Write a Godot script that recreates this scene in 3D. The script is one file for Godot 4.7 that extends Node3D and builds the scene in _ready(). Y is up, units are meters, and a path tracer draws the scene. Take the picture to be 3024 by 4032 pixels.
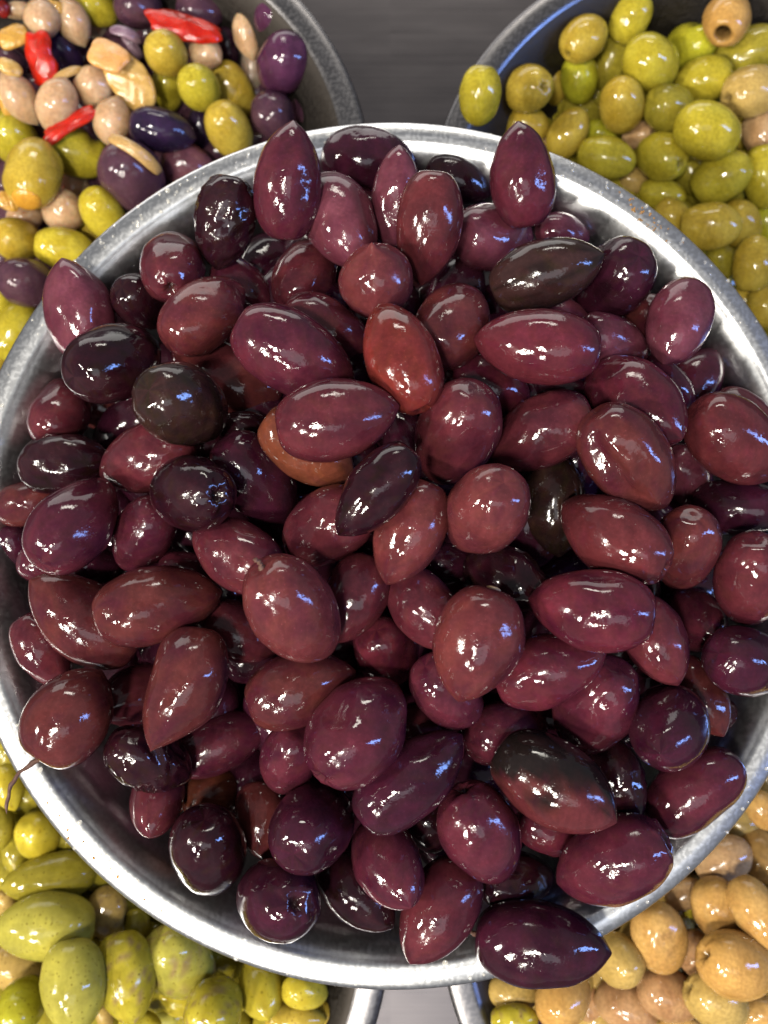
extends Node3D
# A heap of dark olives in a steel bowl on a delicatessen counter, four lower bowls round it.

var mats := {}
var colours := {}
var rng := RandomNumberGenerator.new()
var lump := FastNoiseLite.new()
var fine := FastNoiseLite.new()
var bowl_centres := {}

func _ready() -> void:
	rng.seed = 4417
	setup_camera()
	setup_light()
	setup_materials()
	setup_counter()
	setup_bowls()
	setup_heap()
	setup_antipasti()
	setup_pitted()
	setup_large_green()
	setup_brown()
	setup_pieces()
	setup_deep()
	setup_small()

# ------------------------------------------------------------------ camera, light
func setup_camera() -> void:
	var cam := Camera3D.new()
	cam.name = "camera"
	cam.near = 0.02
	cam.far = 20.0
	add_child(cam)
	cam.position = Vector3(-0.0025, 0.2683, 0.0266)
	cam.rotation = Vector3(-PI / 2 + 0.12, 0, 0)
	var at := CameraAttributesPhysical.new()
	at.frustum_focal_length = 6.0
	at.frustum_focus_distance = 0.235
	at.frustum_near = 0.02
	at.frustum_far = 20.0
	at.exposure_aperture = 2.8
	cam.attributes = at
	cam.fov = 55.0
	cam.current = true

func area(called: String, dir: Vector3, dist: float, sx: float, sy: float, energy: float, col: Color) -> void:
	# a real lamp or window of the market hall, DIST metres from the bowl in direction DIR
	var l := AreaLight3D.new()
	l.name = called
	l.area_size = Vector2(sx, sy)
	l.light_energy = energy
	l.light_color = col
	l.shadow_enabled = true
	l.area_range = 6.0
	add_child(l, true)
	l.position = dir.normalized() * dist
	var up := Vector3.UP if absf(dir.normalized().y) < 0.9 else Vector3.FORWARD
	l.look_at_from_position(l.position, Vector3.ZERO, up)

func setup_light() -> void:
	var we := WorldEnvironment.new()
	we.name = "world_environment"
	var e := Environment.new()
	e.background_mode = Environment.BG_COLOR
	e.background_color = Color(0.54, 0.545, 0.56)
	e.background_energy_multiplier = 1.0
	e.tonemap_mode = Environment.TONE_MAPPER_LINEAR
	e.tonemap_exposure = 1.0
	e.sdfgi_enabled = true
	e.ssao_enabled = true
	e.ssil_enabled = true
	we.environment = e
	add_child(we)
	area("ceiling_lamp", Vector3(-0.757678, 0.6272, 0.1804), 1.3, 0.11, 0.11, 1.4, Color(1, 0.98, 0.93))
	area("ceiling_lamp", Vector3(-0.50063, 0.719, 0.482088), 1.3, 0.11, 0.11, 1.4, Color(1, 0.98, 0.93))
	area("ceiling_lamp", Vector3(-0.197018, 0.9408, 0.275825), 1.3, 0.12, 0.12, 1.5, Color(1, 0.98, 0.93))
	area("ceiling_lamp", Vector3(-0.240201, 0.707, 0.665172), 1.3, 0.1, 0.1, 1, Color(1, 0.98, 0.93))
	area("ceiling_lamp", Vector3(0.0346318, 0.4992, -0.865794), 1.4, 0.5, 0.12, 0.45, Color(1, 0.98, 0.93))
	area("window_light", Vector3(0.865794, 0.4992, 0.0346318), 1.5, 0.14, 0.8, 1.5, Color(0.5, 0.66, 1))
	area("awning_glow", Vector3(-0.145272, 0.0552, -0.987851), 1.6, 1.8, 0.6, 1.1, Color(1, 0.99, 0.97))
	area("ceiling_panel", Vector3(0.117355, 0.9128, 0.391183), 1.5, 0.75, 0.5, 0.27, Color(0.95, 0.97, 1))

# ------------------------------------------------------------------ materials
func noise_img(seed_: int, freq: float, kind: int, size: int, octaves := 4) -> Image:
	var n := FastNoiseLite.new()
	n.seed = seed_
	n.frequency = freq
	n.noise_type = kind
	n.fractal_type = FastNoiseLite.FRACTAL_FBM if kind != FastNoiseLite.TYPE_CELLULAR else FastNoiseLite.FRACTAL_NONE
	n.fractal_octaves = octaves
	n.cellular_return_type = FastNoiseLite.RETURN_DISTANCE
	return n.get_seamless_image(size, size)

func tone_texture(img: Image, lo: float, hi: float, a: Color, b: Color) -> ImageTexture:
	var out := Image.create(img.get_width(), img.get_height(), false, Image.FORMAT_RGB8)
	for y in img.get_height():
		for x in img.get_width():
			out.set_pixel(x, y, a.lerp(b, smoothstep(lo, hi, img.get_pixel(x, y).r)))
	return ImageTexture.create_from_image(out)

func to_normal(img: Image, strength: float) -> ImageTexture:
	var c: Image = img.duplicate()
	c.convert(Image.FORMAT_RGBA8)
	c.bump_map_to_normal_map(strength)
	return ImageTexture.create_from_image(c)

func skin(called: String, rough: Texture2D, albedo: Texture2D, normal: Texture2D, nscale: float, tile: float, spec := 0.5) -> StandardMaterial3D:
	var m := StandardMaterial3D.new()
	m.resource_name = called
	m.vertex_color_use_as_albedo = true
	m.albedo_texture = albedo
	m.roughness = 1.0
	m.roughness_texture = rough
	m.metallic_specular = spec
	m.normal_enabled = true
	m.normal_texture = normal
	m.normal_scale = nscale
	m.uv1_triplanar = true
	m.uv1_world_triplanar = true
	m.uv1_scale = Vector3(tile, tile, tile)
	mats[called] = m
	return m

func setup_materials() -> void:
	lump.seed = 11
	lump.noise_type = FastNoiseLite.TYPE_SIMPLEX
	lump.frequency = 1.0
	lump.fractal_octaves = 2
	fine.seed = 12
	fine.noise_type = FastNoiseLite.TYPE_SIMPLEX
	fine.frequency = 1.0
	fine.fractal_octaves = 3
	var broad := noise_img(1, 0.012, FastNoiseLite.TYPE_SIMPLEX_SMOOTH, 384, 5)
	var grain := noise_img(2, 0.035, FastNoiseLite.TYPE_SIMPLEX_SMOOTH, 512, 5)
	var cells := noise_img(3, 0.045, FastNoiseLite.TYPE_CELLULAR, 512)
	var spots := noise_img(4, 0.03, FastNoiseLite.TYPE_CELLULAR, 512)
	var g := Color(1, 1, 1)
	var wet := tone_texture(broad, 0.46, 0.60, g * 0.05, g * 0.16)
	var wet_dull := tone_texture(broad, 0.42, 0.62, g * 0.07, g * 0.2)
	# the oily skin: broad waves with fine grain on them
	var wave := Image.create(512, 512, false, Image.FORMAT_RGB8)
	for y in 512:
		for x in 512:
			var hgt: float = broad.get_pixel(x * 3 / 4, y * 3 / 4).r * 0.8 + grain.get_pixel(x, y).r * 0.14 + 0.22 * (1.0 - smoothstep(0.0, 0.16, cells.get_pixel(x, y).r)) * smoothstep(0.48, 0.6, broad.get_pixel(x * 3 / 4, y * 3 / 4).r)
			wave.set_pixel(x, y, Color(hgt, hgt, hgt))
	var film := to_normal(wave, 9.0)
	# fine pale flecks in the skin of the dark olives
	var fleck := Image.create(512, 512, false, Image.FORMAT_RGB8)
	var herb := Image.create(512, 512, false, Image.FORMAT_RGB8)
	for y in 512:
		for x in 512:
			var b: float = broad.get_pixel(x * 3 / 4, y * 3 / 4).r
			var c: float = cells.get_pixel(x, y).r
			var n: float = grain.get_pixel(x, y).r
			var v := 0.82 + 0.16 * (b - 0.5) + 0.16 * (n - 0.5)
			v += 0.34 * (1.0 - smoothstep(0.02, 0.12, c)) * smoothstep(0.5, 0.62, n)
			fleck.set_pixel(x, y, Color(v, v * 0.985, v * 0.97))
			var s: float = spots.get_pixel(x, y).r
			var k := (1.0 - smoothstep(0.03, 0.16, s)) * smoothstep(0.5, 0.6, b)
			var w := 0.92 + 0.2 * (b - 0.5) + 0.12 * (n - 0.5)
			herb.set_pixel(x, y, Color(w, w, w).lerp(Color(0.42, 0.34, 0.2), k * 0.85))
	var fleck_t := ImageTexture.create_from_image(fleck)
	var herb_t := ImageTexture.create_from_image(herb)
	var plain_t := tone_texture(grain, 0.2, 0.8, g * 0.86, g)
	var bumps := to_normal(grain, 5.0)
	var pits := to_normal(cells, 3.0)
	skin("dark_skin", wet, fleck_t, film, 0.36, 38.0, 0.42)
	skin("green_skin", wet_dull, plain_t, film, 0.22, 34.0, 0.4)
	skin("herb_skin", wet_dull, herb_t, film, 0.3, 30.0, 0.4)
	var on := skin("onion_skin", wet_dull, plain_t, film, 0.22, 30.0, 0.4)
	on.subsurf_scatter_enabled = true
	on.subsurf_scatter_strength = 0.3
	skin("piece_skin", wet_dull, plain_t, bumps, 0.7, 55.0)
	skin("stem_bark", tone_texture(broad, 0.3, 0.7, g * 0.6, g * 0.9), plain_t, bumps, 0.8, 120.0)
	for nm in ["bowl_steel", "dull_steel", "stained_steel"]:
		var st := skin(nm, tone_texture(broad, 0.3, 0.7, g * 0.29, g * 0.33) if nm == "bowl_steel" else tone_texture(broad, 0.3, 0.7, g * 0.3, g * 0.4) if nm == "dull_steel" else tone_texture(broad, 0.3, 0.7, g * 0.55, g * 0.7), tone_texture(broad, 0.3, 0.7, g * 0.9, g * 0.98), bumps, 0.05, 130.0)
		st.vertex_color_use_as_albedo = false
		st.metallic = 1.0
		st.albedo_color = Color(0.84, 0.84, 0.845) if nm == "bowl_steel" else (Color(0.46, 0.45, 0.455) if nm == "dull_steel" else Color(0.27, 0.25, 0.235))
	var brushed := Image.create(256, 256, false, Image.FORMAT_RGB8)
	for y in 256:
		var row := rng.randf()
		for x in 256:
			var v := 0.5 + 0.14 * (row - 0.5) + 0.25 * (grain.get_pixel(x / 4, y).r - 0.5)
			brushed.set_pixel(x, y, Color(v, v, v))
	var ct := skin("counter_steel", tone_texture(brushed, 0.2, 0.8, g * 0.26, g * 0.32), tone_texture(brushed, 0.2, 0.8, g * 0.88, g * 0.96), to_normal(brushed, 1.0), 0.05, 9.0)
	ct.vertex_color_use_as_albedo = false
	ct.metallic = 1.0
	ct.albedo_color = Color(0.42, 0.40, 0.405)
	var dr := StandardMaterial3D.new()
	dr.roughness = 0.02
	dr.albedo_color = Color(0.95, 0.93, 0.88, 0.16)
	dr.transparency = BaseMaterial3D.TRANSPARENCY_ALPHA
	mats["droplet"] = dr
	var rs := StandardMaterial3D.new()
	rs.roughness = 0.45
	rs.albedo_color = Color(0.62, 0.44, 0.2)
	mats["residue"] = rs
	colours = {
		"plum": [Color("562631"), Color("411c29")],
		"darkplum": [Color("3e1c2a"), Color("2e1520")],
		"pink": [Color("693845"), Color("572a36")],
		"redmaroon": [Color("5f2b2f"), Color("4b2227")],
		"black": [Color("30191f"), Color("200f15")],
		"brownblack": [Color("372422"), Color("251b19")],
		"maroon": [Color("5b2a30"), Color("461e28")],
		"rosybrown": [Color("663233"), Color("56292f")],
		"redbrown": [Color("653131"), Color("50252b")],
		"red": [Color("712e2b"), Color("5b2524")],
		"crimson": [Color("5a252f"), Color("451c28")],
		"brown": [Color("5a2c2b"), Color("472127")],
		"orange": [Color("6b3a2b"), Color("5a3027")],
		"halfblack": [Color("57282b"), Color("211718")],
		"onion": [Color("b39474"), Color("a17f5e")],
		"greyonion": [Color("937d6c"), Color("7a695a")],
		"yellowgreen": [Color("a49530"), Color("908023")],
		"mauve": [Color("583b46"), Color("462d3b")],
		"mustard": [Color("ab9239"), Color("987d2a")],
		"violet": [Color("552f4a"), Color("412339")],
		"darkviolet": [Color("372130"), Color("291825")],
		"indigo": [Color("372541"), Color("281d32")],
		"rose": [Color("7f4f55"), Color("6a3f48")],
		"lemon": [Color("ae9d34"), Color("9f8b28")],
		"lime": [Color("9f9a2a"), Color("8f8723")],
		"olive": [Color("8f812c"), Color("766b23")],
		"goldtan": [Color("af864a"), Color("9d743d")],
		"olivetan": [Color("ab8e50"), Color("977c44")],
		"pinktan": [Color("b08f68"), Color("9a7650")],
		"palegreen": [Color("a0963f"), Color("8d8438")],
		"caramel": [Color("b08a50"), Color("9c7440")],
		"rosetan": [Color("a37e58"), Color("8c6544")],
		"scar": [Color("b79a72"), Color("9a7e5c")],
		"stuffing": [Color("c49037"), Color("af7a2a")],
		"pepper": [Color("b0220f"), Color("94180c")],
		"peach": [Color("d19b5e"), Color("be864a")],
		"tanslice": [Color("bf9a57"), Color("aa8242")],
		"gold": [Color("be9042"), Color("a77c35")],
		"tanstrip": [Color("ae8a55"), Color("9c7b49")],
		"onionskin": [Color("876d77"), Color("674f5c")],
		"darkpepper": [Color("7a1e18"), Color("631813")],
	}

# ------------------------------------------------------------------ mesh helpers
func build_mesh(v: PackedVector3Array, idx: PackedInt32Array, col: PackedColorArray) -> ArrayMesh:
	var nn := PackedVector3Array()
	nn.resize(v.size())
	for t in range(0, idx.size(), 3):
		var a := idx[t]
		var b := idx[t + 1]
		var c := idx[t + 2]
		var n := (v[c] - v[a]).cross(v[b] - v[a])
		nn[a] += n
		nn[b] += n
		nn[c] += n
	for i in nn.size():
		nn[i] = nn[i].normalized() if nn[i].length_squared() > 1e-30 else Vector3.UP
	var arr := []
	arr.resize(Mesh.ARRAY_MAX)
	arr[Mesh.ARRAY_VERTEX] = v
	arr[Mesh.ARRAY_NORMAL] = nn
	if col.size() == v.size():
		arr[Mesh.ARRAY_COLOR] = col
	arr[Mesh.ARRAY_INDEX] = idx
	var m := ArrayMesh.new()
	m.add_surface_from_arrays(Mesh.PRIMITIVE_TRIANGLES, arr)
	return m

func lin(c: Color) -> Color:
	return c.srgb_to_linear()

# An olive along +x (tip at +x), z towards the open side; sizes in metres.
func olive_mesh(len_: float, wid: float, colour: String, o: Dictionary, seed_: float, m_seg := 30, n_ring := 26) -> ArrayMesh:
	var pair: Array = colours[colour]
	var c1: Color = lin(pair[0])
	var c2: Color = lin(pair[1])
	var spot: Color = lin(Color(0.16, 0.12, 0.09))
	var h := len_ * 0.5
	var r := wid * 0.5
	var onion := o.has("onion")
	var e_tip := 1.1
	var e_base := 0.82
	var narrow := 0.105
	if o.has("round"):
		e_tip = 0.96
		narrow = 0.03
	if onion:
		e_tip = 1.35
		e_base = 1.05
		narrow = 0.08
	if o.has("tear"):
		e_tip = 1.45
		narrow = 0.16
	if o.has("blunt"):
		e_tip = 0.86
		e_base = 0.86
		narrow = 0.0
	var px := PackedFloat32Array()
	var pr := PackedFloat32Array()
	var dark := PackedFloat32Array()
	var hole := 0.0
	if o.has("hole"):
		hole = 0.36
		var hx := -h * sqrt(1.0 - hole * hole)
		for k in 6:
			var q := float(k) / 5.0
			px.append(lerpf(h * 0.1, hx + h * 0.05, q))
			pr.append(r * hole * lerpf(0.55, 0.86, q) * (0.02 if k == 0 else 1.0))
			dark.append(lerpf(1.0, 0.55, q))
	var th0 := asin(hole) if hole > 0.0 else 0.0
	for i in n_ring + 1:
		var th := PI - th0 - (PI - th0) * pow(float(i) / n_ring, 1.25 if o.has("pit") else 1.0)
		var c := cos(th)
		var s := maxf(sin(th), 0.0)
		var e := lerpf(e_base, e_tip, smoothstep(-0.2, 0.9, c))
		var x := c * h
		var rho := r * pow(s, e) * (1.0 - narrow * c - narrow * 0.5 * c * c + narrow * 0.3)
		if o.has("nip") and c > 0.0:
			x += len_ * 0.09 * exp(-pow(s / 0.17, 2.0))
		elif c > 0.0 and not o.has("blunt") and not o.has("round"):
			x += len_ * 0.018 * exp(-pow(s / 0.16, 2.0))
		if c < 0.0 and hole == 0.0:
			var dp := 0.075 if o.has("pit") else (0.025 if not onion else -0.03)
			x += len_ * dp * exp(-pow(s / (0.095 if o.has("pit") else 0.24), 2.0))
		px.append(x)
		pr.append(rho)
		dark.append(0.8 * exp(-pow(s / 0.10, 4.0)) if o.has("pit") and c < 0.0 else 0.0)
	var v := PackedVector3Array()
	var col := PackedColorArray()
	var idx := PackedInt32Array()
	var bend: float = o.get("bend", 0.05 * sin(seed_ * 7.0))
	var wr: float = o.get("wrinkle", 0.0)
	var off := Vector3(seed_ * 3.71, seed_ * 1.37, -seed_ * 2.3)
	var soft := 0.02 + 0.012 * sin(seed_ * 5.0)
	var dents: float = o.get("dents", 0.0)
	var dent_a := Vector3(0.7 * sin(seed_ * 3.3), sin(seed_ * 5.1), 0.4 + 0.6 * sin(seed_ * 7.7)).normalized()
	var dent_b := Vector3(0.6 * sin(seed_ * 2.1 + 2.0), cos(seed_ * 4.1), 0.5 + 0.5 * cos(seed_ * 9.7)).normalized()
	var n := px.size()
	for i in n:
		var u := px[i] / h
		for k in m_seg:
			var a := TAU * k / m_seg
			var d := Vector3(0, sin(a), cos(a))
			var q := Vector3(u * 1.2, d.y, d.z)
			var hollow := 1.0 if (hole > 0.0 and i < 6) else 0.0
			var disp := 0.0
			if hollow == 0.0:
				disp = soft * 2.0 * lump.get_noise_3dv(q * 0.7 + off) + 0.018 * lump.get_noise_3dv(q * 1.9 + off * 2.0) + 0.007 * fine.get_noise_3dv(Vector3(q.x * 1.4, q.y * 3.0, q.z * 3.0) + off)
				if dents > 0.0:
					disp -= dents * 0.10 * exp(-(d_un(q) - dent_a).length_squared() / 0.22)
					disp -= dents * 0.07 * exp(-(d_un(q) - dent_b).length_squared() / 0.09)
					disp += dents * 0.016 * cos(a * 3.0 + seed_) * smoothstep(0.1, 1.0, u)
				if wr > 0.0:
					var w := fine.get_noise_3dv(Vector3(q.x * 0.5, q.y * 1.6, q.z * 1.6) + off)
					disp -= wr * 0.16 * (1.0 - smoothstep(0.0, 0.16, absf(w)))
					disp += wr * 0.05 * fine.get_noise_3dv(q * 2.2 + off)
				if o.has("crease"):
					var da := wrapf(a + 0.85 + 0.10 * sin(u * 9.0), -PI, PI)
					disp -= 0.30 * exp(-pow(da / 0.26, 2.0)) * smoothstep(1.0, 0.4, absf(u + 0.1))
					disp -= 0.12 * exp(-pow((da - 0.6) / 0.16, 2.0)) * smoothstep(0.8, 0.2, absf(u))
				if o.has("ring"):
					var rd := Vector2(u + 0.15, d.y - 0.1).length() + (0.0 if d.z > 0.0 else 5.0)
					disp -= 0.06 * exp(-pow((rd - 0.26) / 0.10, 2.0)) - 0.03 * exp(-pow(rd / 0.1, 2.0))
				if o.has("notch"):
					disp -= 0.30 * exp(-pow((u - 0.35) / 0.16, 2.0)) * smoothstep(0.3, 1.0, d.y * 0.8 + d.z * 0.45)
				if o.has("chip"):
					disp -= 0.35 * exp(-pow((u - 0.8) / 0.12, 2.0)) * smoothstep(0.2, 0.9, d.z * 0.6 - d.y * 0.7)
			var rr := pr[i] * (1.0 + disp)
			if o.has("pit") and u < -0.85:
				rr *= 1.0 + 0.5 * lump.get_noise_3dv(Vector3(d.y, d.z, 0) * 1.1 + off) * smoothstep(-0.88, -0.97, u)
			var p := Vector3(px[i], d.y * rr, d.z * rr * 0.97)
			if bend != 0.0:
				var bu := maxf(u + 0.35, 0.0)
				p.y += bend * h * bu * bu * 0.55
				p.x -= absf(bend) * h * 0.1 * bu * bu
			v.append(p)
			var t := 0.5 + 0.9 * lump.get_noise_3dv(q * 0.8 - off) + 0.35 * fine.get_noise_3dv(q * 3.0 + off)
			if o.has("patch"):
				t = smoothstep(-0.3, 0.3, d.y * 0.55 - u * 0.42 + 0.1 + 0.5 * lump.get_noise_3dv(q * 1.2 + off))
			if o.has("darkbase"):
				t = maxf(t * 0.4, smoothstep(-0.45, -0.95, u + 0.3 * lump.get_noise_3dv(q * 1.4)))
			if o.has("streak"):
				t = smoothstep(-0.1, 0.35, lump.get_noise_3dv(Vector3(u * 0.7, d.y * 2.2, d.z * 2.2) + off))
			var cc := c1.lerp(c2, clampf(t, 0.0, 1.0))
			if o.has("speck"):
				cc = cc.lerp(Color(0.20, 0.12, 0.06), 0.75 * smoothstep(0.22, 0.42, fine.get_noise_3dv(q * 2.6 + off)))
			if o.has("ring") and d.z > 0.0:
				cc = cc.lerp(Color(0.16, 0.08, 0.04), 0.5 * exp(-pow((Vector2(u + 0.15, d.y - 0.1).length() - 0.26) / 0.10, 2.0)))
			cc = cc.lerp(spot, dark[i] * (0.8 if hollow == 0.0 else 1.0))
			col.append(cc)
	for i in n - 1:
		for k in m_seg:
			var a := i * m_seg + k
			var b := i * m_seg + (k + 1) % m_seg
			idx.append_array(PackedInt32Array([a, a + m_seg, b, b, a + m_seg, b + m_seg]))
	return build_mesh(v, idx, col)

func d_un(q: Vector3) -> Vector3:
	var w := sqrt(maxf(0.0, 1.0 - minf(1.0, q.x * q.x / 1.44)))
	return Vector3(q.x / 1.2, q.y * w, q.z * w)

func place(node: Node3D, pos: Vector3, yaw: float, pitch: float) -> void:
	# +x to the tip, +z as close to straight up as it can be
	var ax := Vector3(cos(pitch) * cos(yaw), sin(pitch), cos(pitch) * sin(yaw))
	var up := Vector3.UP - ax * ax.y
	if up.length() < 0.15:
		up = Vector3(0.3, 0, 1) - ax * ax.dot(Vector3(0.3, 0, 1))
	up = up.normalized()
	node.transform = Transform3D(Basis(ax, up.cross(ax), up), pos)

func tag(n: Node, label: String, category: String, group := "") -> void:
	n.set_meta("label", label)
	n.set_meta("category", category)
	if group != "":
		n.set_meta("group", group)

var used := {}
func numbered(called: String) -> String:
	var k: int = used.get(called, 0)
	used[called] = k + 1
	return called if k == 0 else "%s_%03d" % [called, k]

var serial := 0
# position in millimetres, yaw and pitch of the tip in degrees, length and width in millimetres
func olive(kind: String, label: String, x: float, y: float, z: float, yaw: float, pitch: float, l: float, w: float, colour: String, o := {}) -> void:
	serial += 1
	var info: Array = kinds[kind]
	var mi := MeshInstance3D.new()
	mi.name = numbered(info[0])
	if info[4]:
		o["round"] = 1
	if kind == "onion":
		o["onion"] = 1
		o.erase("round")
	var big := kind == "dark"
	o["dents"] = absf(sin(serial * 1.7)) * 0.9 + 0.25 if kind in ["dark", "purple", "large"] else absf(sin(serial * 1.7)) * 0.5
	mi.mesh = olive_mesh(l * 0.001, w * 0.001, colour, o, float(serial) * 0.618, 32 if big else 26, 28 if big else 22)
	mi.material_override = mats["herb_skin" if o.has("speck") else info[3]]
	add_child(mi, true)
	place(mi, Vector3(x, y, z) * 0.001, deg_to_rad(yaw), deg_to_rad(pitch))
	tag(mi, label, info[1], info[2])
	if o.has("stem"):
		add_stem(mi, l * 0.0005, float(o["stem"]) * 0.001)
	if o.has("scar"):
		var sc := MeshInstance3D.new()
		sc.name = "stem_scar"
		sc.mesh = olive_mesh(0.0012, 0.0034, "scar", {"round": 1}, 3.0, 12, 8)
		sc.material_override = mats["stem_bark"]
		mi.add_child(sc)
		sc.position = Vector3(-l * 0.0005 * 0.965, 0, 0.0008)
	if o.has("stuffed"):
		var pm := MeshInstance3D.new()
		pm.name = "stuffing"
		pm.mesh = olive_mesh(0.005, w * 0.00052, "stuffing", {"round": 1}, 5.0, 18, 12)
		pm.material_override = mats["piece_skin"]
		mi.add_child(pm)
		pm.position = Vector3(-l * 0.0005 * 0.86, 0, 0.0)

func add_stem(parent: Node3D, h: float, len_: float) -> void:
	var v := PackedVector3Array()
	var idx := PackedInt32Array()
	var col := PackedColorArray()
	var c := lin(Color(0.30, 0.19, 0.15))
	for i in 13:
		var t := float(i) / 12.0
		var mid := Vector3(-h * 0.95 - len_ * t, len_ * 0.16 * sin(t * 3.4) + 0.0002 * sin(t * 23.0), -len_ * 0.10 * t * t)
		var r := lerpf(0.0008, 0.00048, smoothstep(0.0, 0.35, t)) + 0.0003 * exp(-pow((t - 1.0) / 0.06, 2.0)) + 0.00022 * exp(-pow((t - 0.55) / 0.04, 2.0))
		if i == 12:
			r *= 0.1
		for k in 8:
			var a := TAU * k / 8
			v.append(mid + Vector3(0, sin(a), cos(a)) * r)
			col.append(c)
	for i in 12:
		for k in 8:
			var a := i * 8 + k
			var b := i * 8 + (k + 1) % 8
			idx.append_array(PackedInt32Array([a, b, a + 8, b, b + 8, a + 8]))
	var m := MeshInstance3D.new()
	m.name = "stem"
	m.mesh = build_mesh(v, idx, col)
	m.material_override = mats["stem_bark"]
	parent.add_child(m)

var kinds := {
	"dark": ["kalamata_olive", "olive", "dark olives heaped in the steel bowl", "dark_skin", false],
	"purple": ["purple_olive", "olive", "purple olives in the mixed antipasti", "dark_skin", false],
	"mixgreen": ["green_olive", "olive", "green olives in the mixed antipasti", "green_skin", true],
	"onion": ["pearl_onion", "onion", "pearl onions in the mixed antipasti", "onion_skin", false],
	"pitted": ["pitted_green_olive", "olive", "pitted green olives in their bowl", "green_skin", true],
	"large": ["large_green_olive", "olive", "large green olives in their bowl", "herb_skin", false],
	"brown": ["brown_olive", "olive", "brown olives in their bowl", "green_skin", true],
}

# ------------------------------------------------------------------ counter and bowls
func lathe(prof: PackedVector2Array, seg: int) -> ArrayMesh:
	var v := PackedVector3Array()
	var idx := PackedInt32Array()
	for p in prof:
		for k in seg:
			var a := TAU * k / seg
			v.append(Vector3(cos(a) * p.x, p.y, sin(a) * p.x))
	for i in prof.size() - 1:
		for k in seg:
			var a := i * seg + k
			var b := i * seg + (k + 1) % seg
			idx.append_array(PackedInt32Array([a, a + seg, b, b, a + seg, b + seg]))
	return build_mesh(v, idx, PackedColorArray())

func smooth_profile(pts: Array, sub: int) -> PackedVector2Array:
	var out := PackedVector2Array()
	for i in pts.size() - 1:
		var p0: Vector2 = pts[maxi(i - 1, 0)]
		var p1: Vector2 = pts[i]
		var p2: Vector2 = pts[i + 1]
		var p3: Vector2 = pts[mini(i + 2, pts.size() - 1)]
		for k in sub:
			out.append(p1.cubic_interpolate(p2, p0, p3, float(k) / sub))
	out.append(pts[-1])
	return out

func steel_part(parent: Node3D, called: String, mesh: Mesh) -> void:
	var m := MeshInstance3D.new()
	m.name = called
	m.mesh = mesh
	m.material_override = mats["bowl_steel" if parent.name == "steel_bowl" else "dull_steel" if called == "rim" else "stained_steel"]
	parent.add_child(m, true)

func steel_bowl(label: String, at: Vector3, r: float, deep: float, flange: float) -> void:
	var b := Node3D.new()
	b.name = numbered("steel_bowl")
	add_child(b)
	b.position = at
	tag(b, label, "bowl", "steel bowls on the counter")
	var ri := r - flange
	# the flange with its rolled outer edge, running from the underside up and inwards
	var rim := smooth_profile([Vector2(r - 0.0032, -0.0042), Vector2(r - 0.0014, -0.0046), Vector2(r - 0.0002, -0.0030), Vector2(r - 0.0004, -0.0012), Vector2(r - 0.0016, -0.0002),
		Vector2(r - 0.004, 0.0002), Vector2(ri + 0.0022, 0.0), Vector2(ri + 0.001, -0.0003), Vector2(ri, -0.0009)], 4)
	steel_part(b, "rim", lathe(rim, 160))
	var wall := smooth_profile([Vector2(ri, -0.0009), Vector2(ri - 0.0024, -0.0026), Vector2(ri - 0.0058, -0.0068), Vector2(ri - 0.0088, -deep * 0.26), Vector2(ri - 0.014, -deep * 0.5),
		Vector2(ri - 0.026, -deep * 0.78), Vector2(ri - 0.042, -deep * 0.95), Vector2(ri - 0.06, -deep), Vector2(0.0005, -deep)], 4)
	steel_part(b, "wall", lathe(wall, 128))
	var outer := PackedVector2Array()
	for i in wall.size():
		var p := wall[wall.size() - 1 - i]
		outer.append(Vector2(p.x + 0.0009, p.y - 0.0009))
	steel_part(b, "outside", lathe(outer, 128))

func slab(called: String, at: Vector3, size: Vector3, kind: String) -> MeshInstance3D:
	var m := MeshInstance3D.new()
	m.name = called
	var bm := BoxMesh.new()
	bm.size = size
	m.mesh = bm
	m.material_override = mats["counter_steel"]
	m.position = at
	add_child(m)
	m.set_meta("kind", kind)
	return m

func setup_counter() -> void:
	slab("counter", Vector3(0, -0.118 - 0.01, 0), Vector3(1.6, 0.02, 1.2), "structure")

func setup_bowls() -> void:
	steel_bowl("round stainless steel bowl with a broad flat rim, heaped with dark olives", Vector3.ZERO, 0.12, 0.056, 0.0078)
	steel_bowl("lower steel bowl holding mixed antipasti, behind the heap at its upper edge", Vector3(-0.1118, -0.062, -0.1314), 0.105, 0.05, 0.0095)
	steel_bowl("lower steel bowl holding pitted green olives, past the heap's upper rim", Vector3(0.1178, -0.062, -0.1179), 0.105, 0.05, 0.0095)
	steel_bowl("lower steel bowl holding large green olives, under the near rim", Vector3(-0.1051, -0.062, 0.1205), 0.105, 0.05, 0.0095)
	steel_bowl("lower steel bowl holding brown olives, under the near rim", Vector3(0.1198, -0.062, 0.1155), 0.105, 0.05, 0.0095)

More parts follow.
